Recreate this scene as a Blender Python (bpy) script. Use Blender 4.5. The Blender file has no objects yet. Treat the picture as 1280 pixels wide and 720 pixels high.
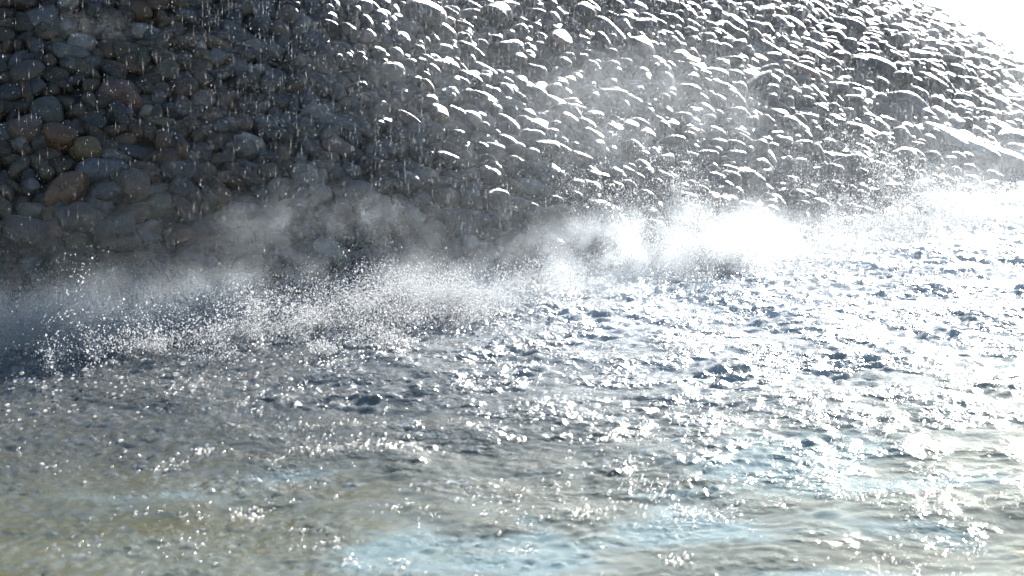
import bpy, math, random
import numpy as np

rng = np.random.default_rng(11)
random.seed(11)
scene = bpy.context.scene
COL = scene.collection
R_ = math.radians

# ------------------------------------------------------------------ camera
CAM_H, PITCH, FOV = 1.676, R_(11.25), R_(18.0)
cam_d = bpy.data.cameras.new("camera")
cam = bpy.data.objects.new("camera", cam_d)
COL.objects.link(cam)
cam.location = (0, 0, CAM_H)
cam.rotation_euler = (R_(90) - PITCH, 0, 0)
cam_d.sensor_width = 36
cam_d.angle = FOV
cam_d.clip_start, cam_d.clip_end = 0.1, 3000
cam_d.dof.use_dof = True
cam_d.dof.focus_distance = 9.0
cam_d.dof.aperture_fstop = 8.0
scene.camera = cam

# ------------------------------------------------------------------ sky and sun
SUN_EL, SUN_AZ = R_(19.5), R_(73)            # azimuth measured from +x towards +y
sd = np.array([math.cos(SUN_EL) * math.cos(SUN_AZ), math.cos(SUN_EL) * math.sin(SUN_AZ), math.sin(SUN_EL)])
world = bpy.data.worlds.new("World")
scene.world = world
world.use_nodes = True
wn = world.node_tree
sky = wn.nodes.new("ShaderNodeTexSky")
sky.sky_type = 'NISHITA'
sky.sun_disc = False
sky.sun_elevation = SUN_EL
sky.dust_density = 0.2
sky.ozone_density = 1.1
sky.sun_rotation = R_(90) - SUN_AZ
wn.links.new(sky.outputs[0], wn.nodes["Background"].inputs["Color"])
wn.nodes["Background"].inputs["Strength"].default_value = 0.05
sun_d = bpy.data.lights.new("sun", 'SUN')
sun_d.energy = 5.0
sun_d.angle = R_(0.53)
sun_d.color = (1.0, 0.975, 0.94)
sun = bpy.data.objects.new("sun", sun_d)
COL.objects.link(sun)
from mathutils import Vector, Matrix
sun.rotation_euler = Vector(-sd).to_track_quat('-Z', 'Y').to_euler()
scene.view_settings.view_transform = 'Standard'
scene.view_settings.look = 'None'
scene.view_settings.exposure = 1.8
scene.view_settings.gamma = 1
scene.cycles.volume_bounces = 1
scene.cycles.transparent_max_bounces = 12
scene.cycles.max_bounces = 6
scene.cycles.sample_clamp_indirect = 4
scene.cycles.use_denoising = True
scene.cycles.caustics_refractive = False
scene.cycles.caustics_reflective = False
scene.cycles.volume_step_rate = 1.0
scene.cycles.volume_max_steps = 128

# ------------------------------------------------------------------ layout constants
CX, CY, RB = -2.16, 12.28, 4.28            # centre and base radius of the mound
TAN = math.tan(R_(27.3))
R_BEND, TAN2 = 2.5, math.tan(R_(34))  # unseen summit bends steeper, its slope shaped for the shadow it casts
POOL_R = 10.6

TAN_STEEP = math.tan(R_(39))               # the near left flank is steeper than the sunny right one
def sstep(x, a, b):
    u = np.clip((x - a) / (b - a), 0, 1)
    return u * u * (3 - 2 * u)
def steep(t):
    d = (np.degrees(t) + 49 + 180) % 360 - 180          # degrees past azimuth -49
    return sstep(-d, 0, 17) * (1 - sstep(-d, 70, 110))
def mound_z(r, t):
    """height of the mound at radius r and azimuth t"""
    r = np.asarray(r, float)
    z = np.where(r > R_BEND, (RB - r) * TAN, (RB - R_BEND) * TAN + (R_BEND - r) * TAN2)
    f = np.where(r > R_BEND, RB - r, (RB - R_BEND) * r / R_BEND)
    return z + steep(t) * (TAN_STEEP - TAN) * f

# ------------------------------------------------------------------ helpers
def link(o, parent=None):
    COL.objects.link(o)
    if parent:
        o.parent = parent
    return o

def tag(o, label=None, cat=None, kind=None, group=None):
    if label: o["label"] = label
    if cat: o["category"] = cat
    if kind: o["kind"] = kind
    if group: o["group"] = group
    return o

def mesh_np(name, v, faces, mat, parent=None, smooth=True, color=None, uvn=None):
    """v (n,3), faces (m,k) with one k"""
    me = bpy.data.meshes.new(name)
    v = np.asarray(v, np.float32); faces = np.asarray(faces, np.int32)
    m, k = faces.shape
    me.vertices.add(len(v)); me.vertices.foreach_set("co", v.ravel())
    me.loops.add(m * k); me.loops.foreach_set("vertex_index", faces.ravel())
    me.polygons.add(m); me.polygons.foreach_set("loop_start", np.arange(0, m * k, k, dtype=np.int32))
    me.update(calc_edges=True)
    me.polygons.foreach_set("use_smooth", np.full(m, smooth))
    if color is not None:
        at = me.attributes.new("stone_tint", 'FLOAT_COLOR', 'POINT')
        c = np.ones((len(v), 4), np.float32); c[:, :3] = color
        at.data.foreach_set("color", c.ravel())
    me.update()
    me.materials.append(mat)
    o = bpy.data.objects.new(name, me)
    return link(o, parent)

def ico(sub):
    import bmesh
    bm = bmesh.new()
    bmesh.ops.create_icosphere(bm, subdivisions=sub, radius=1)
    bm.verts.ensure_lookup_table()
    v = np.array([p.co[:] for p in bm.verts]); f = np.array([[q.index for q in p.verts] for p in bm.faces])
    bm.free()
    return v, f

def new_mat(name):
    m = bpy.data.materials.new(name); m.use_nodes = True
    nt = m.node_tree; nt.nodes.clear()
    out = nt.nodes.new("ShaderNodeOutputMaterial")
    return m, nt, out

def N(nt, t, **kw):
    n = nt.nodes.new(t)
    for k, v in kw.items():
        if k in n.inputs: n.inputs[k].default_value = v
        else: setattr(n, k, v)
    return n

def math_n(nt, op, a, b=None, c=None, clamp=False):
    n = nt.nodes.new("ShaderNodeMath"); n.operation = op; n.use_clamp = clamp
    for i, x in enumerate((a, b, c)):
        if x is None: continue
        if isinstance(x, (int, float)): n.inputs[i].default_value = x
        else: nt.links.new(x, n.inputs[i])
    return n.outputs[0]

def maprange(nt, x, a, b, c=0.0, d=1.0, smooth=True):
    n = nt.nodes.new("ShaderNodeMapRange")
    if smooth: n.interpolation_type = 'SMOOTHSTEP'
    nt.links.new(x, n.inputs[0])
    for i, val in zip((1, 2, 3, 4), (a, b, c, d)): n.inputs[i].default_value = val
    return n.outputs[0]

def noise(nt, vec, scale, detail=3, rough=0.5, dist=0.0):
    n = N(nt, "ShaderNodeTexNoise", Scale=scale, Detail=detail, Roughness=rough, Distortion=dist)
    nt.links.new(vec, n.inputs["Vector"])
    return n.outputs["Fac"]

def ramp(nt, fac, stops):
    n = nt.nodes.new("ShaderNodeValToRGB")
    while len(n.color_ramp.elements) < len(stops): n.color_ramp.elements.new(0.5)
    for e, (p, c) in zip(n.color_ramp.elements, stops):
        e.position = p; e.color = (*c, 1)
    nt.links.new(fac, n.inputs[0])
    return n.outputs[0]

# ------------------------------------------------------------------ materials
def mat_stone():
    m, nt, out = new_mat("wet_cobble")
    L = nt.links.new
    b = N(nt, "ShaderNodeBsdfPrincipled")
    at = N(nt, "ShaderNodeAttribute", attribute_name="stone_tint")
    tc = N(nt, "ShaderNodeNewGeometry").outputs["Position"]
    n1 = noise(nt, tc, 38, 5, 0.65)
    mix = N(nt, "ShaderNodeMixRGB", blend_type='MULTIPLY'); mix.inputs[0].default_value = 1
    L(at.outputs["Color"], mix.inputs[1])
    L(ramp(nt, n1, [(0.25, (0.45, 0.45, 0.47)), (0.5, (0.95, 0.95, 0.95)), (0.75, (1.45, 1.4, 1.35))]), mix.inputs[2])
    L(mix.outputs[0], b.inputs["Base Color"])
    L(maprange(nt, noise(nt, tc, 14, 3), 0.3, 0.7, 0.25, 0.5), b.inputs["Roughness"])
    b.inputs["Specular IOR Level"].default_value = 0.3
    b.inputs["Coat Weight"].default_value = 0.75
    L(maprange(nt, noise(nt, tc, 17, 3, 0.6), 0.32, 0.68, 0.2, 0.55), b.inputs["Coat Roughness"])
    b.inputs["Coat IOR"].default_value = 1.33
    bp = N(nt, "ShaderNodeBump", Strength=0.75, Distance=0.009)
    h = math_n(nt, 'ADD', math_n(nt, 'ADD', noise(nt, tc, 55, 4, 0.6), math_n(nt, 'MULTIPLY', noise(nt, tc, 27, 2, 0.5), 1.3)), math_n(nt, 'MULTIPLY', noise(nt, tc, 190, 2, 0.5), 0.35))
    L(h, bp.inputs["Height"])
    L(bp.outputs[0], b.inputs["Normal"])
    bp2 = N(nt, "ShaderNodeBump", Strength=1.0, Distance=0.009)
    L(math_n(nt, 'ADD', noise(nt, tc, 110, 3, 0.6), math_n(nt, 'MULTIPLY', noise(nt, tc, 40, 2, 0.5), 1.6)), bp2.inputs["Height"])
    L(bp2.outputs[0], b.inputs["Coat Normal"])
    L(b.outputs[0], out.inputs["Surface"])
    return m

def mat_mortar():
    m, nt, out = new_mat("wet_mortar")
    L = nt.links.new
    b = N(nt, "ShaderNodeBsdfPrincipled", Roughness=0.4)
    p = N(nt, "ShaderNodeNewGeometry").outputs["Position"]
    L(ramp(nt, noise(nt, p, 30, 5, 0.6), [(0.3, (0.025, 0.024, 0.022)), (0.7, (0.08, 0.077, 0.07))]), b.inputs["Base Color"])
    bp = N(nt, "ShaderNodeBump", Strength=0.8, Distance=0.01)
    L(noise(nt, p, 60, 4), bp.inputs["Height"]); L(bp.outputs[0], b.inputs["Normal"])
    L(b.outputs[0], out.inputs["Surface"])
    return m

def radius_from_centre(nt, p):
    s = N(nt, "ShaderNodeSeparateXYZ"); nt.links.new(p, s.inputs[0])
    dx = math_n(nt, 'SUBTRACT', s.outputs[0], CX); dy = math_n(nt, 'SUBTRACT', s.outputs[1], CY)
    r = math_n(nt, 'SQRT', math_n(nt, 'ADD', math_n(nt, 'MULTIPLY', dx, dx), math_n(nt, 'MULTIPLY', dy, dy)))
    return r, dx, dy, s.outputs[2]

def mat_water():
    m, nt, out = new_mat("pool_water")
    L = nt.links.new
    p = N(nt, "ShaderNodeNewGeometry").outputs["Position"]
    r, dx, dy, z = radius_from_centre(nt, p)
    az = math_n(nt, 'ARCTAN2', dy, dx)
    bp = N(nt, "ShaderNodeBump", Strength=1.0, Distance=0.0135)
    rough_zone = math_n(nt, 'MULTIPLY', maprange(nt, r, 5.7, 7.4, 1.0, 0.3), maprange(nt, az, R_(-77), R_(-60), 0.3, 1.0))
    patch = maprange(nt, noise(nt, p, 5.5, 2, 0.5), 0.40, 0.62, 0.35, 1.5)
    hh = math_n(nt, 'ADD', noise(nt, p, 27, 2, 0.5), math_n(nt, 'MULTIPLY', noise(nt, p, 90, 2), 0.4))
    L(math_n(nt, 'MULTIPLY', math_n(nt, 'MULTIPLY', hh, rough_zone), patch), bp.inputs["Height"])
    fr = N(nt, "ShaderNodeFresnel", IOR=1.333); L(bp.outputs[0], fr.inputs["Normal"])
    gl = N(nt, "ShaderNodeBsdfGlossy", Color=(1, 1, 1, 1)); L(maprange(nt, r, 5.7, 7.0, 0.13, 0.055), gl.inputs["Roughness"]); L(bp.outputs[0], gl.inputs["Normal"])
    tr = N(nt, "ShaderNodeBsdfTransparent", Color=(0.90, 0.95, 0.92, 1))
    df = N(nt, "ShaderNodeBsdfDiffuse"); L(bp.outputs[0], df.inputs["Normal"])
    mp = N(nt, "ShaderNodeMapping"); mp.inputs["Scale"].default_value = (0.8, 1.5, 1); L(p, mp.inputs[0])
    sx = N(nt, "ShaderNodeSeparateXYZ"); L(p, sx.inputs[0])
    bias = math_n(nt, 'ADD', math_n(nt, 'MULTIPLY', sx.outputs[0], 0.09), math_n(nt, 'MULTIPLY', math_n(nt, 'SUBTRACT', 6.1, sx.outputs[1]), 0.09))
    bias = math_n(nt, 'MAXIMUM', math_n(nt, 'MINIMUM', bias, 0.12), -0.12)
    murk = ramp(nt, math_n(nt, 'ADD', math_n(nt, 'SUBTRACT', noise(nt, mp.outputs[0], 1.4, 4, 0.6, 0.4), 0.03), bias), [(0.38, (0.28, 0.275, 0.165)), (0.50, (0.38, 0.39, 0.29)), (0.57, (0.52, 0.67, 0.64))])
    # frothy whitening near the fall; azimuth mask also paints the shaded side darker
    air_shade = math_n(nt, 'MULTIPLY', maprange(nt, r, 4.7, 7.0, 1.0, 0.0), maprange(nt, az, R_(-76), R_(-55), 0.12, 1.0))
    air_shade = math_n(nt, 'MULTIPLY', air_shade, maprange(nt, noise(nt, p, 9, 4, 0.6), 0.3, 0.65, 0.45, 1.0))
    fine = N(nt, "ShaderNodeMixRGB"); L(maprange(nt, r, 5.1, 6.6, 0.9, 0.0), fine.inputs[0]); L(murk, fine.inputs[1]); fine.inputs[2].default_value = (0.33, 0.355, 0.345, 1)
    murk = fine.outputs[0]
    cm = N(nt, "ShaderNodeMixRGB"); L(air_shade, cm.inputs[0]); L(murk, cm.inputs[1]); cm.inputs[2].default_value = (0.72, 0.74, 0.73, 1)
    L(cm.outputs[0], df.inputs["Color"])
    fac = math_n(nt, 'ADD', math_n(nt, 'MULTIPLY', air_shade, 0.54), math_n(nt, 'MAXIMUM', maprange(nt, az, R_(-74), R_(-60), 0.10, 0.46), maprange(nt, r, 5.3, 6.7, 0.22, 0.42)))  # diffuse share drops on the left, painting the shaded water darker
    mx = N(nt, "ShaderNodeMixShader"); L(fac, mx.inputs[0]); L(tr.outputs[0], mx.inputs[1]); L(df.outputs[0], mx.inputs[2])
    m2 = N(nt, "ShaderNodeMixShader"); L(fr.outputs[0], m2.inputs[0]); L(mx.outputs[0], m2.inputs[1]); L(gl.outputs[0], m2.inputs[2])
    L(m2.outputs[0], out.inputs["Surface"])
    return m

def mat_floor():
    m, nt, out = new_mat("pool_floor_paint")
    L = nt.links.new
    b = N(nt, "ShaderNodeBsdfPrincipled", Roughness=0.7)
    p = N(nt, "ShaderNodeNewGeometry").outputs["Position"]
    mp = N(nt, "ShaderNodeMapping"); mp.inputs["Scale"].default_value = (1, 0.9, 1); L(p, mp.inputs[0])
    sx = N(nt, "ShaderNodeSeparateXYZ"); L(p, sx.inputs[0])
    bias = math_n(nt, 'ADD', math_n(nt, 'MULTIPLY', sx.outputs[0], 0.09), math_n(nt, 'MULTIPLY', math_n(nt, 'SUBTRACT', 6.6, sx.outputs[1]), 0.09))
    bias = math_n(nt, 'MAXIMUM', math_n(nt, 'MINIMUM', bias, 0.12), -0.12)
    n1 = math_n(nt, 'ADD', math_n(nt, 'SUBTRACT', noise(nt, mp.outputs[0], 1.5, 4, 0.55, 0.6), 0.03), math_n(nt, 'ADD', bias, maprange(nt, radius_from_centre(nt, p)[0], 5.6, 6.7, 0.22, 0.0)))
    c = ramp(nt, n1, [(0.40, (0.08, 0.08, 0.045)), (0.50, (0.12, 0.125, 0.085)), (0.60, (0.20, 0.31, 0.36)), (0.72, (0.32, 0.54, 0.57))])
    L(c, b.inputs["Base Color"])
    L(b.outputs[0], out.inputs["Surface"])
    return m

def mat_paving():
    m, nt, out = new_mat("pale_paving")
    L = nt.links.new
    b = N(nt, "ShaderNodeBsdfPrincipled", Roughness=0.6)
    p = N(nt, "ShaderNodeNewGeometry").outputs["Position"]
    br = N(nt, "ShaderNodeTexBrick", Scale=1.6); L(p, br.inputs["Vector"])
    br.inputs["Color1"].default_value = (0.46, 0.44, 0.40, 1); br.inputs["Color2"].default_value = (0.40, 0.385, 0.36, 1)
    br.inputs["Mortar"].default_value = (0.2, 0.19, 0.18, 1); br.inputs["Mortar Size"].default_value = 0.008
    mix = N(nt, "ShaderNodeMixRGB", blend_type='MULTIPLY'); mix.inputs[0].default_value = 0.5
    L(br.outputs["Color"], mix.inputs[1]); L(noise(nt, p, 5, 5, 0.6), mix.inputs[2])
    L(mix.outputs[0], b.inputs["Base Color"])
    L(b.outputs[0], out.inputs["Surface"])
    return m

def mat_drops(name, white, rough):
    m, nt, out = new_mat(name)
    L = nt.links.new
    g = N(nt, "ShaderNodeBsdfGlossy", Roughness=rough, Color=(1, 1, 1, 1))
    t = N(nt, "ShaderNodeBsdfTransparent")
    d = N(nt, "ShaderNodeBsdfDiffuse", Color=(0.95, 0.96, 0.97, 1))
    tl = N(nt, "ShaderNodeBsdfTranslucent", Color=(0.95, 0.96, 0.97, 1))
    a = N(nt, "ShaderNodeMixShader", Fac=0.85); L(d.outputs[0], a.inputs[1]); L(tl.outputs[0], a.inputs[2])
    b = N(nt, "ShaderNodeMixShader", Fac=white); L(t.outputs[0], b.inputs[1]); L(a.outputs[0], b.inputs[2])
    f = N(nt, "ShaderNodeFresnel", IOR=1.333)
    c = N(nt, "ShaderNodeMixShader"); L(f.outputs[0], c.inputs[0]); L(b.outputs[0], c.inputs[1]); L(g.outputs[0], c.inputs[2])
    L(c.outputs[0], out.inputs["Surface"])
    return m

M_STONE, M_MORTAR, M_WATER = mat_stone(), mat_mortar(), mat_water()

# ------------------------------------------------------------------ ground, kerb, pool floor, water
def ring_mesh(name, radii_z, mat, n=192, parent=None, smooth=False):
    th = np.linspace(0, 2 * np.pi, n, endpoint=False)
    v = np.concatenate([np.stack([CX + r * np.cos(th), CY + r * np.sin(th), np.full(n, z)], 1) for r, z in radii_z])
    f = []
    for k in range(len(radii_z) - 1):
        a = np.arange(n); b = (a + 1) % n
        f.append(np.stack([k * n + a, k * n + b, (k + 1) * n + b, (k + 1) * n + a], 1))
    return mesh_np(name, v, np.concatenate(f)[:, ::-1], mat, parent, smooth)

m_pave = mat_paving()
tag(ring_mesh("pavement", [(10.95, 0.08), (30, 0.08), (120, 0.08), (900, 0.08)], m_pave), "pale paving around the fountain pool", "pavement", "structure")
tag(ring_mesh("kerb", [(10.6, -0.4), (10.6, 0.19), (10.62, 0.20), (10.93, 0.20), (10.95, 0.19), (10.95, 0.02)], m_pave), "low stone kerb round the fountain pool", "kerb", "structure")
tag(ring_mesh("pool_floor", [(3.6, -0.38), (6, -0.38), (8, -0.38), (10.62, -0.38)], mat_floor()), "blue and olive painted floor under the pool water", "pool floor", "structure")

def axis(lo, hi, step, out_lo, out_hi, growth=1.12, smax=0.25):
    a = list(np.arange(lo, hi, step))
    s, x, left = step, lo, []
    while x > out_lo:
        s = min(s * growth, smax); x -= s; left.append(x)
    s, x = step, a[-1]
    while x < out_hi:
        s = min(s * growth, smax); x += s; a.append(x)
    return np.array(left[::-1] + a)

xs = axis(-1.9, 2.6, 0.0095, CX - POOL_R, CX + POOL_R)
ys = axis(5.2, 12.4, 0.012, CY - POOL_R, CY + POOL_R)
X, Y = np.meshgrid(xs, ys)
rr = np.hypot(X - CX, Y - CY)
zone = np.clip((7.3 - rr) / 1.9, 0, 1); zone = zone * zone * (3 - 2 * zone)   # 1 near the falling water
H = np.zeros_like(X)
for i in range(60):                                   # low swell
    lam = 0.16 * (5.0 ** rng.random())
    k = 2 * np.pi / lam
    d = rng.normal(-1.4, 0.8)
    H += 0.0095 / k * (0.8 + 0.5 * zone) * np.cos(k * (X * math.cos(d) + Y * math.sin(d)) + rng.random() * 6.28 + 1.3 * np.sin(0.9 * X + 0.7 * Y + i))
env = np.zeros_like(X)
for i in range(14):                                   # patches where the ripples gather
    k = 2 * np.pi / rng.uniform(0.22, 0.6); d = rng.uniform(0, 6.28)
    env += np.cos(k * (X * math.cos(d) + Y * math.sin(d)) + rng.random() * 6.28)
env = np.clip(0.6 + 0.24 * env, 0.2, 1.4)
heavy = np.clip((np.degrees(np.arctan2(Y - CY, X - CX)) + 77) / 16, 0.0, 1.0)      # the fall is lighter on the shaded side
env *= 0.4 + 0.6 * heavy
near_cam = 1.0 / (1 + np.maximum(np.abs(X - 0.3) - 2.4, 0) ** 2 * 4)
for i in range(70):                                   # short ripples
    lam = 0.04 * (2.4 ** rng.random())
    k = 2 * np.pi / lam
    d = rng.normal(-1.4, 1.0)
    H += 0.033 / k * (0.30 + 0.80 * zone) * env * near_cam * np.cos(k * (X * math.cos(d) + Y * math.sin(d)) + rng.random() * 6.28 + 1.6 * np.sin(1.9 * X + 1.7 * Y + i))
# rings thrown up by falling drops
nd = 15000
th = rng.uniform(R_(-135), R_(15), nd)
rd = RB + np.abs(rng.normal(0, 1.0, nd)) - 0.1
for t, r in zip(th, rd):
    x0, y0 = CX + r * math.cos(t), CY + r * math.sin(t)
    if not (-1.9 < x0 < 2.5 and 5.2 < y0 < 12.3): continue
    R0 = rng.uniform(0.0, 0.07); lam = rng.uniform(0.022, 0.04); A = rng.uniform(0.0005, 0.0018)
    ext = R0 + 0.09
    i0, i1 = np.searchsorted(xs, [x0 - ext, x0 + ext]); j0, j1 = np.searchsorted(ys, [y0 - ext, y0 + ext])
    d = np.hypot(X[j0:j1, i0:i1] - x0, Y[j0:j1, i0:i1] - y0)
    H[j0:j1, i0:i1] += A * np.cos(2 * np.pi * (d - R0) / lam) * np.exp(-((d - R0) / 0.035) ** 2)
# scattered splash marks on the calmer side, each a knot of sharp little rings
for i in range(150):
    xc, yc = rng.uniform(-1.3, 0.5), rng.uniform(5.5, 7.4); n = rng.integers(4, 22)
    for x0, y0 in rng.normal([xc, yc], [0.05, 0.06], (n, 2)):
        R0 = rng.uniform(0.0, 0.02); lam = rng.uniform(0.02, 0.034); A = rng.uniform(0.0012, 0.0030)
        i0, i1 = np.searchsorted(xs, [x0 - 0.06, x0 + 0.06]); j0, j1 = np.searchsorted(ys, [y0 - 0.06, y0 + 0.06])
        d = np.hypot(X[j0:j1, i0:i1] - x0, Y[j0:j1, i0:i1] - y0)
        H[j0:j1, i0:i1] += A * np.cos(2 * np.pi * (d - R0) / lam) * np.exp(-((d - R0) / 0.018) ** 2)
nx, ny = len(xs), len(ys)
idx = np.arange(nx * ny).reshape(ny, nx)
q = np.stack([idx[:-1, :-1], idx[:-1, 1:], idx[1:, 1:], idx[1:, :-1]], -1).reshape(-1, 4)
rc = rr.ravel()
keep = (rc[q].max(1) < POOL_R + 0.3) & (rc[q].min(1) > RB - 0.5)
q = q[keep]
used = np.unique(q); remap = np.full(nx * ny, -1); remap[used] = np.arange(len(used))
V = np.stack([X.ravel(), Y.ravel(), H.ravel()], 1)
tag(mesh_np("water", V[used], remap[q], M_WATER), "choppy sun glinting pool water at the foot of the stone mound", "water", "structure")

# ------------------------------------------------------------------ the mound of cobbles
root = bpy.data.objects.new("stone_mound", None)
root.location = (CX, CY, -0.38)
root.empty_display_size = 0.5
link(root)
tag(root, "conical fountain mound set all over with wet rounded cobbles", "stone mound")
ROOT_INV = np.array([CX, CY, -0.38])

nt_, radii = 200, np.concatenate([np.linspace(RB + 0.75, R_BEND, 30), np.linspace(R_BEND, 0.05, 16)[1:]])
th = np.linspace(0, 2 * np.pi, nt_, endpoint=False)
v = np.concatenate([np.stack([r * np.cos(th), r * np.sin(th), mound_z(np.full(nt_, r), th) - 0.008 + 0.38], 1) for r in radii])
f = []
for k in range(len(radii) - 1):
    a = np.arange(nt_); b = (a + 1) % nt_
    f.append(np.stack([k * nt_ + a, k * nt_ + b, (k + 1) * nt_ + b, (k + 1) * nt_ + a], 1))
mesh_np("mortar_bed", v, np.concatenate(f), M_MORTAR, root)

FPX = 512 / math.tan(FOV / 2)
cp, sp = math.cos(PITCH), math.sin(PITCH)
def project(P):
    x, y, z = P[:, 0], P[:, 1], P[:, 2] - CAM_H
    d = y * cp - z * sp; u = y * sp + z * cp
    return 512 + FPX * x / d, 288 - FPX * u / d, d

def surf_frame(t, s):
    """point, tangent, upslope and normal at azimuth t and slant distance s above the waterline"""
    al0 = math.atan(TAN + float(steep(t)) * (TAN_STEEP - TAN))
    bend_s = (RB - R_BEND) / math.cos(al0)
    r = RB - s * math.cos(al0) if s < bend_s else R_BEND - (s - bend_s) * math.cos(math.atan(TAN2))
    c, sn = math.cos(t), math.sin(t)
    P = np.array([CX + r * c, CY + r * sn, float(mound_z(r, t))])
    e = 0.03
    zr = (float(mound_z(r - e, t)) - float(mound_z(r + e, t))) / (2 * e)             # rise towards the centre
    zt = (float(mound_z(r, t + e / max(r, .3))) - float(mound_z(r, t - e / max(r, .3)))) / (2 * e)
    U = np.array([-c, -sn, zr]); U /= np.linalg.norm(U)
    T = np.array([-sn, c, zt]); T /= np.linalg.norm(T)
    Nn = np.cross(T, U); Nn /= np.linalg.norm(Nn)
    T = np.cross(U, Nn)
    return P, T, U, Nn, r

PALETTE = [((0.060, 0.062, 0.066), 30), ((0.090, 0.092, 0.098), 26), ((0.035, 0.037, 0.040), 18), ((0.14, 0.135, 0.13), 10),
           ((0.10, 0.075, 0.055), 6), ((0.075, 0.062, 0.052), 8), ((0.13, 0.10, 0.095), 4), ((0.22, 0.21, 0.195), 4)]
pw = np.array([w for _, w in PALETTE], float); pw /= pw.sum()

stones = []     # dict(P, T, U, N, a, b, c, rot, col, label)
def add_stone(t, s, a, b, c, rot, col, label=None, tilt=None, lift=0.006):
    P, T, U, Nn, r = surf_frame(t, s)
    stones.append(dict(P=P + Nn * lift, T=T, U=U, N=Nn, a=a, b=b, c=c, rot=rot, col=np.array(col), label=label,
                       tilt=tilt if tilt is not None else rng.normal(0, 0.2, 2), t=t, s=s))

def pixel_to_mound(px, py):
    """azimuth and slant of the mound under a point of the 1280x720 photograph"""
    k = FPX * 1280 / 1024
    dx, dy = (px - 640) / k, (360 - py) / k
    d = np.array([dx, cp + dy * sp, -sp + dy * cp])
    ts = np.linspace(4, 20, 8001)
    Q = np.array([0, 0, CAM_H]) + ts[:, None] * d
    r = np.hypot(Q[:, 0] - CX, Q[:, 1] - CY)
    az = np.arctan2(Q[:, 1] - CY, Q[:, 0] - CX)
    hit = np.argmax(Q[:, 2] <= mound_z(r, az))
    t = float(az[hit])
    return t, float(RB - r[hit]) / math.cos(math.atan(TAN + float(steep(t)) * (TAN_STEEP - TAN)))

SPECIAL = [  # px, py, half width, half height, thickness, rot, colour, label
    (1195, 190, .125, .055, .04, -1.2, (0.27, 0.26, 0.24), "long pale grey cobble low on the sunny slope"),
    (1130, 142, .085, .05, .045, -1.2, (0.05, 0.055, 0.07), "large dark slate cobble on the sunny slope"),
    (1085, 95, .07, .05, .045, -1.2, (0.04, 0.04, 0.042), None),
    (1170, 155, .05, .035, .035, 0.6, (0.26, 0.18, 0.17), "small pinkish cobble beside the dark slate cobble"),
    (1265, 185, .085, .06, .05, -1.1, (0.045, 0.045, 0.05), None),
    (1240, 205, .11, .045, .035, -1.2, (0.17, 0.16, 0.15), None),
    (615, 33, .06, .045, .055, 0.2, (0.028, 0.026, 0.024), "round blackish cobble high on the slope"),
    (632, 80, .06, .05, .05, 0.3, (0.04, 0.04, 0.042), None),
    (795, 68, .055, .045, .05, 0.0, (0.035, 0.034, 0.033), None),
    (725, 28, .055, .04, .05, 0.1, (0.035, 0.034, 0.033), None),
    (525, 30, .06, .042, .045, -0.3, (0.045, 0.045, 0.046), None),
    (1000, 100, .05, .035, .035, -1.0, (0.15, 0.075, 0.05), "small reddish brown cobble among grey ones"),
    (695, 62, .07, .035, .035, 0.3, (0.16, 0.10, 0.075), None),
    (72, 183, .045, .04, .045, 0.2, (0.10, 0.055, 0.032), "rusty brown cobble on the shaded slope"),
    (105, 195, .05, .035, .04, 0.0, (0.12, 0.085, 0.045), "ochre brown cobble beside the rusty brown one"),
    (152, 127, .055, .038, .04, 0.0, (0.11, 0.07, 0.06), "reddish brown cobble on the shaded slope"),
    (125, 220, .065, .038, .04, 0.1, (0.075, 0.085, 0.10), "flat slate grey cobble below the ochre one"),
    (30, 170, .05, .04, .04, 0.0, (0.10, 0.07, 0.055), None),
    (80, 245, .05, .055, .05, 0.0, (0.13, 0.075, 0.045), "upright brown cobble on the shaded slope"),
    (60, 150, .04, .045, .04, 0.0, (0.06, 0.065, 0.06), None),
    (100, 280, .07, .045, .05, 0.0, (0.06, 0.052, 0.045), None),
    (30, 300, .065, .045, .045, 0.0, (0.05, 0.045, 0.042), None),
    (90, 345, .05, .055, .05, 0.3, (0.075, 0.065, 0.045), None),
    (165, 240, .05, .05, .045, 0.0, (0.11, 0.085, 0.07), None),
    (145, 300, .06, .05, .05, 0.0, (0.04, 0.038, 0.036), None),
]
for px, py, a, b, c, rot, col, lab in SPECIAL:
    t, s = pixel_to_mound(px, py)
    add_stone(t, s, a, b, c, rot, col, lab, tilt=rng.normal(0, 0.1, 2), lift=0.018)
sp_P = np.array([s["P"] for s in stones]); sp_r = np.array([min(s["a"], s["b"]) * 0.9 + 0.012 for s in stones])

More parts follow.
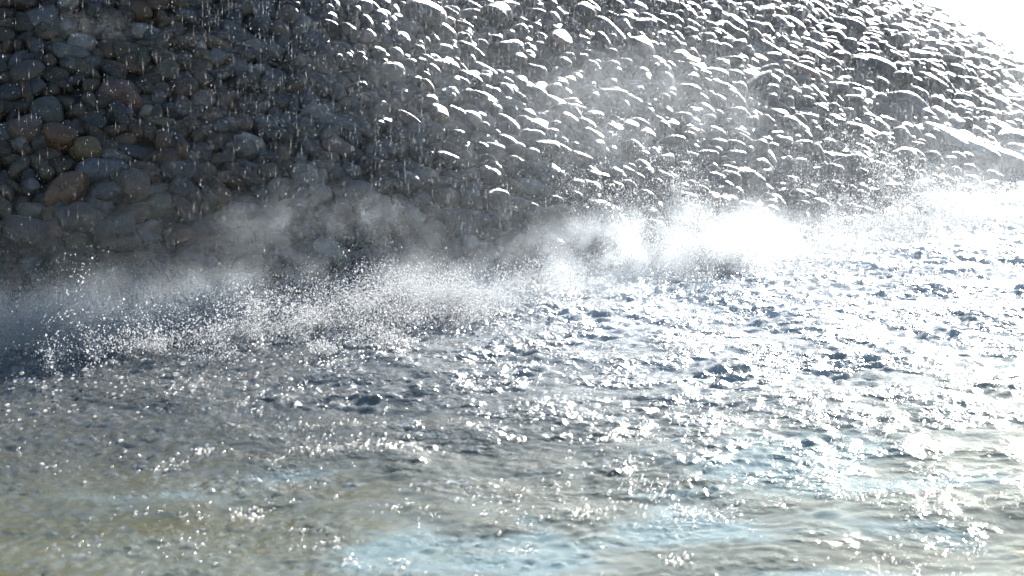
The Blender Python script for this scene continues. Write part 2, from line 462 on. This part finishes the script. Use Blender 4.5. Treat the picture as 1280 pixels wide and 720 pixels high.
s = -0.28
while s < 5.0:
    P, T, U, Nn, r = surf_frame(0.0, s)
    if r < 0.15: break
    size = 1.0 if r > 2.4 else 1.35
    t = rng.random() * 0.1
    end = t + 2 * math.pi
    while t < end:
        a = float(np.clip(rng.lognormal(math.log(0.0235 + 0.010 * (t > 4.7 or t < -1.2)), 0.36), 0.015, 0.075)) * size
        b = float(np.clip(rng.lognormal(math.log(0.0175 + 0.007 * (t > 4.7 or t < -1.2)), 0.28), 0.013, 0.05)) * size
        tt = t + a * 0.92 / r
        ss = s + rng.normal(0, 0.017)
        P, *_ = surf_frame(tt, ss)
        if not ((np.linalg.norm(sp_P - P, axis=1) < sp_r).any()):
            deg = math.degrees((tt + math.pi) % (2 * math.pi) - math.pi)
            col = np.array(PALETTE[rng.choice(len(PALETTE), p=pw)][0]) * rng.uniform(0.35, 1.25)
            if -110 < deg < -69 and ss < 1.4 and rng.random() < 0.6:
                col = np.array([(0.10, 0.065, 0.04), (0.075, 0.055, 0.04), (0.085, 0.075, 0.05)][rng.integers(3)]) * rng.uniform(0.4, 1.0)
            add_stone(tt, ss, a, b, rng.uniform(0.017, 0.032) * size, rng.normal(-(0.1 + 1.2 * min(max((deg + 95) / 80, 0), 1)), 0.6), col, tilt=rng.normal([-0.24, 0], [0.34, 0.32]), lift=rng.normal(0.006, 0.006))
        t += a * 1.7 / r
    s += 0.033 * size

ICO = {k: ico(k) for k in (1, 2, 3, 4)}
def stone_verts(st, sub):
    v, f = ICO[sub]
    p = np.sign(v) * np.abs(v) ** rng.uniform(0.65, 1.0, 3)
    lump = np.ones(len(v))
    for _ in range(5):
        d = rng.normal(size=3); lump += rng.uniform(0.03, 0.13) * np.sin(v @ d * rng.uniform(0.9, 2.6) + rng.random() * 6.3)
    p = p * lump[:, None] * np.array([st["a"], st["b"], st["c"]])
    p[:, 0] += p[:, 1] * rng.normal(0, 0.18)
    c, s_ = math.cos(st["rot"]), math.sin(st["rot"])
    p = p @ np.array([[c, s_, 0], [-s_, c, 0], [0, 0, 1]])
    tx, ty = st["tilt"]
    p = p @ np.array([[1, 0, 0], [0, math.cos(tx), math.sin(tx)], [0, -math.sin(tx), math.cos(tx)]])
    p = p @ np.array([[math.cos(ty), 0, math.sin(ty)], [0, 1, 0], [-math.sin(ty), 0, math.cos(ty)]])
    return p @ np.stack([st["T"], st["U"], st["N"]]), f

Pn = np.array([s["P"] for s in stones]); Nn = np.array([s["N"] for s in stones])
view = np.array([0, 0, CAM_H]) - Pn; view /= np.linalg.norm(view, axis=1)[:, None]
facing = (Nn * view).sum(1)
px, py, dep = project(Pn)
area = np.array([s["a"] * s["b"] for s in stones]) / dep ** 2 * np.maximum(facing, 0)
infr = (px > 12) & (px < 1012) & (py > 10) & (Pn[:, 2] > 0.035) & (facing > 0.05)
score = np.where(infr, area, 0)
score[:len(SPECIAL)] += np.where(infr[:len(SPECIAL)], 1, 0)
big = set(np.argsort(-score)[:100].tolist())
near = (px > -150) & (px < 1174) & (py > -150) & (facing > -0.1)
bulk = {}
for i, st in enumerate(stones):
    if i in big:
        v, f = stone_verts(st, 4 if st["a"] * st["b"] > 0.0028 else 3)
        o = mesh_np("stone", v, f, M_STONE, root, color=np.tile(st["col"], (len(v), 1)))
        o.location = st["P"] - ROOT_INV
        if st["label"]: o["label"] = st["label"]
    else:
        sub = 3 if near[i] else (2 if facing[i] > -0.2 and Pn[i, 2] < 1.6 else 1)
        v, f = stone_verts(st, sub)
        bulk.setdefault(0, []).append((v + st["P"] - ROOT_INV, f, np.tile(st["col"], (len(v), 1))))
vs, fs, cs, off = [], [], [], 0
for v, f, c in bulk[0]:
    vs.append(v); fs.append(f + off); cs.append(c); off += len(v)
rest = mesh_np("stones", np.concatenate(vs), np.concatenate(fs), M_STONE, root, color=np.concatenate(cs))
tag(rest, None, None, "stuff")

# ------------------------------------------------------------------ splash, falling water, foam, mist
def droplets(name, P, S, mat, label, cat, sub=1, parent=None):
    """P (n,3) centres, S (n,3) radii"""
    v, f = ICO[sub] if sub else ICO_LOW
    n = len(P)
    V = (P[:, None, :] + v[None] * S[:, None, :]).reshape(-1, 3)
    F = (f[None] + (np.arange(n) * len(v))[:, None, None]).reshape(-1, 3)
    return tag(mesh_np(name, V, F, mat), label, cat, "stuff")
ICO_LOW = (np.array([[1, 0, 0], [-1, 0, 0], [0, 1, 0], [0, -1, 0], [0, 0, 1], [0, 0, -1]], float),
           np.array([[0, 2, 4], [2, 1, 4], [1, 3, 4], [3, 0, 4], [2, 0, 5], [1, 2, 5], [3, 1, 5], [0, 3, 5]]))

AZ_BURST = pixel_to_mound(850, 290)[0]                # where the fall lands hardest
def land_r(t):
    """radius of the ring on which the falling water lands: farther out on the shaded side"""
    return RB + 0.06 + 0.30 * np.clip((-58 - np.degrees(t)) / 10, 0, 1)
def az_splash(t):
    """how hard the water lands on the ring at azimuth t (radians)"""
    d = np.degrees(t)
    s_ = 0.50 + 0.22 * np.sin(d * 0.47 + 1) + 0.18 * np.sin(d * 1.13)
    s_ = s_ + 0.4 * np.exp(-((t - AZ_BURST) / R_(6)) ** 2) + 0.5 * np.exp(-((d + 74) / 7) ** 2)
    s_ = s_ * np.where(d > -35, 0.45, 1)
    return np.clip(s_, 0.06, 1.3)

M_SPRAY = mat_drops("spray_water", 0.8, 0.08)
M_GLINT = mat_drops("glint_film", 0.12, 0.22)
M_FALL = mat_drops("falling_water", 0.15, 0.05)
# plumes thrown up where the falling water lands along the foot of the mound
PP, SS = [], []
made = 0
while made < 1000:
    t = rng.uniform(R_(-120), R_(8)); h = float(az_splash(t))
    if rng.random() > h: continue
    made += 1
    r = float(land_r(t)) + rng.normal(0, 0.17)
    x0, y0 = CX + r * math.cos(t), CY + r * math.sin(t)
    n = int(rng.uniform(100, 480) * (0.4 + h))
    ht = h * rng.uniform(0.03, 0.22) * rng.uniform(0.4, 1); wd = rng.uniform(0.04, 0.15)
    lean = rng.normal(0, 0.35, 2)
    nj = rng.integers(3, 9)                          # each plume is a few ragged jets
    ja = rng.random(nj) * 6.28; jr = wd * rng.random(nj); jh = ht * rng.uniform(0.4, 1.0, nj)
    j = rng.integers(0, nj, n)
    u = rng.random(n) ** 1.4
    spread = 0.006 + wd * 0.35 * u
    x = x0 + np.cos(ja[j]) * jr[j] * (0.4 + u) + rng.normal(0, 1, n) * spread + lean[0] * jh[j] * u
    y = y0 + np.sin(ja[j]) * jr[j] * (0.4 + u) + rng.normal(0, 1, n) * spread + lean[1] * jh[j] * u
    z = jh[j] * u + np.abs(rng.normal(0, 0.012, n)) + 0.002
    z += np.maximum(mound_z(np.hypot(x - CX, y - CY), np.arctan2(y - CY, x - CX)), 0)
    PP.append(np.stack([x, y, z], 1))
    rads = np.clip(rng.lognormal(math.log(0.00105), 0.45, n), 0.0005, 0.0045)
    SS.append(np.stack([rads, rads, rads * rng.uniform(0.8, 2.0, n)], 1))
droplets("splash_droplets", np.concatenate(PP), np.concatenate(SS), M_SPRAY, "white splash droplets thrown up along the foot of the mound", "splash", sub=0)
# falling drops and threads in front of the mound
n = 90000
t = rng.uniform(R_(-125), R_(15), n)
t = np.where(rng.random(n) < 0.68, rng.normal(AZ_BURST, R_(12), n), t); r = rng.normal(RB - 0.25, 0.75, n)
r = np.where(rng.random(n) < 0.4, rng.uniform(2.6, 5.8, n), r)
z0 = np.maximum(mound_z(r, t), 0)
P = np.stack([CX + r * np.cos(t), CY + r * np.sin(t), z0 + 0.02 + rng.random(n) ** 1.3 * 0.9], 1)
thread = rng.random(n) < 0.2
rad = np.where(thread, rng.uniform(0.00025, 0.0005, n), np.clip(rng.lognormal(math.log(0.0006), 0.4, n), 0.0003, 0.002))
lng = np.where(thread, rng.uniform(0.005, 0.026, n), rad * rng.uniform(1, 4, n))
droplets("falling_water", P, np.stack([rad, rad, lng], 1), M_FALL, "fine drops and threads of water falling in front of the mound", "falling water", sub=0)
# foam floating where the splash lands
n = 20000
t = rng.uniform(R_(-125), R_(10), n); r = land_r(t) - 0.05 + rng.normal(0, 0.24, n) * (0.5 + az_splash(t))
P = np.stack([CX + r * np.cos(t), CY + r * np.sin(t), rng.normal(0.006, 0.006, n)], 1)
rad = np.clip(rng.lognormal(math.log(0.003), 0.4, n), 0.0012, 0.008)
droplets("foam", P, np.stack([rad * 1.3, rad * 1.3, rad * 0.6], 1), M_SPRAY, "white bubbling foam on the water round the foot of the mound", "foam")

# knots of small beads added on the pool to make sun glints
PP, SS = [], []
made = 0
while made < 480:
    xc = rng.uniform(-1.5, 1.9); yc = rng.uniform(5.6, 9.6); rc_ = math.hypot(xc - CX, yc - CY)
    if rc_ < RB + 0.25: continue
    p_ = (0.5 + 0.5 * min(max((xc + 0.55) / 0.8, 0), 1)) * (1.0 if rc_ < 6.0 else 0.55)
    if rng.random() > p_: continue
    made += 1
    n = int(rng.lognormal(2.9, 0.7)); w_ = rng.uniform(0.012, 0.06)
    x = rng.normal(xc, w_, n); y = rng.normal(yc, w_ * 1.3, n)
    i = np.clip(np.searchsorted(xs, x), 0, nx - 1); j = np.clip(np.searchsorted(ys, y), 0, ny - 1)
    PP.append(np.stack([x, y, H[j, i]], 1))
    rad = np.clip(rng.lognormal(math.log(0.0024), 0.45, n), 0.001, 0.006)
    SS.append(np.stack([rad, rad, rad * 0.9], 1))
droplets("glint_bubbles", np.concatenate(PP), np.concatenate(SS), M_GLINT, "clusters of small bubble beads added as sun glints on the pool water", "glint_bubbles", sub=2)

def mat_mist():
    m, nt, out = new_mat("spray_mist")
    L = nt.links.new
    p = N(nt, "ShaderNodeNewGeometry").outputs["Position"]
    r, dx, dy, z = radius_from_centre(nt, p)
    surf = math_n(nt, 'MAXIMUM', math_n(nt, 'MULTIPLY', math_n(nt, 'SUBTRACT', RB, r), maprange(nt, math_n(nt, 'ARCTAN2', dy, dx), R_(-66), R_(-49), TAN_STEEP, TAN)), 0.0)
    hgt = math_n(nt, 'SUBTRACT', z, surf)                       # height above stone or water
    mp = N(nt, "ShaderNodeMapping"); mp.inputs["Scale"].default_value = (1, 1, 0.75); L(p, mp.inputs[0])
    nz = noise(nt, mp.outputs[0], 11.0, 6, 0.7)
    big = noise(nt, p, 1.3, 2, 0.5)
    clump = maprange(nt, math_n(nt, 'ADD', math_n(nt, 'MULTIPLY', nz, 0.6), math_n(nt, 'MULTIPLY', big, 0.5)), 0.50, 0.70)
    base = math_n(nt, 'MULTIPLY', maprange(nt, math_n(nt, 'ABSOLUTE', math_n(nt, 'SUBTRACT', r, RB + 0.12)), 0.05, 0.42, 1, 0),
                  maprange(nt, hgt, 0.02, 0.17, 1, 0))
    slope = math_n(nt, 'MULTIPLY', maprange(nt, r, 3.0, 4.2), maprange(nt, hgt, 0.05, 0.45, 1, 0))
    slope = math_n(nt, 'MULTIPLY', slope, maprange(nt, r, 4.3, 5.3, 1, 0.0))
    dens = math_n(nt, 'ADD', math_n(nt, 'MULTIPLY', base, 0.8), math_n(nt, 'MULTIPLY', slope, 0.1))
    veil = math_n(nt, 'MULTIPLY', math_n(nt, 'MULTIPLY', maprange(nt, r, 2.9, 3.6), maprange(nt, r, 4.6, 5.4, 1, 0)), maprange(nt, hgt, 0.15, 0.6, 1, 0))
    veil = math_n(nt, 'MULTIPLY', veil, maprange(nt, math_n(nt, 'ABSOLUTE', math_n(nt, 'SUBTRACT', math_n(nt, 'ARCTAN2', dy, dx), AZ_BURST + R_(2))), R_(3), R_(19), 1, 0))
    veil = math_n(nt, 'MULTIPLY', veil, maprange(nt, big, 0.3, 0.65, 0.5, 1.0))
    flat = N(nt, "ShaderNodeVectorMath", operation='MULTIPLY'); L(p, flat.inputs[0]); flat.inputs[1].default_value = (1, 1, 2.2)
    for bx, by, up, rad, amt in ((800, 346, .0, .38, 8.0), (720, 360, .0, .40, 3.0), (890, 328, .0, .36, 6.0), (990, 305, .0, .22, 1.0), (850, 200, .10, .75, 0.45),
                                 (425, 285, .03, .24, 3.2), (340, 300, .04, .3, 1.6), (110, 50, .05, .16, 2.6),
                                 (40, 430, .0, .26, 4.0), (160, 446, .0, .28, 4.5), (270, 440, .0, .28, 4.5), (380, 420, .0, .26, 3.5), (480, 400, .0, .24, 2.5), (580, 385, .0, .2, 2.0)):
        t, s_ = pixel_to_mound(bx, by)
        P, T, U, Nn, r_ = surf_frame(t, s_)
        c = P + Nn * up
        c[2] = max(c[2], 0.03) * 2.2
        vd = N(nt, "ShaderNodeVectorMath", operation='DISTANCE'); L(flat.outputs[0], vd.inputs[0]); vd.inputs[1].default_value = c.tolist()
        dens = math_n(nt, 'ADD', dens, math_n(nt, 'MULTIPLY', maprange(nt, vd.outputs["Value"], 0.0, rad, 1, 0), amt))
    dens = math_n(nt, 'ADD', math_n(nt, 'MULTIPLY', dens, clump), math_n(nt, 'MULTIPLY', veil, 0.022))
    v = N(nt, "ShaderNodeVolumePrincipled", Anisotropy=0.55)
    v.inputs["Color"].default_value = (0.88, 0.945, 1.0, 1)  # bluish tint paints the cool of the shade into white mist
    L(dens, v.inputs["Density"])
    L(v.outputs[0], out.inputs["Volume"])
    return m

n = 96
prof = [(2.9, 0.62), (4.35, -0.06), (5.4, -0.06), (5.4, 0.35), (4.6, 0.5), (2.9, 1.75)]
th = np.linspace(0, 2 * np.pi, n, endpoint=False)
v = np.concatenate([np.stack([CX + r * np.cos(th), CY + r * np.sin(th), np.full(n, z)], 1) for r, z in prof])
f = []
for k in range(len(prof)):
    a = np.arange(n); b = (a + 1) % n; k2 = (k + 1) % len(prof)
    f.append(np.stack([k * n + a, k * n + b, k2 * n + b, k2 * n + a], 1))
mist = mesh_np("mist", v, np.concatenate(f), mat_mist(), smooth=False)
tag(mist, "pale drifting spray mist hanging over the foot of the mound", "mist", "stuff")
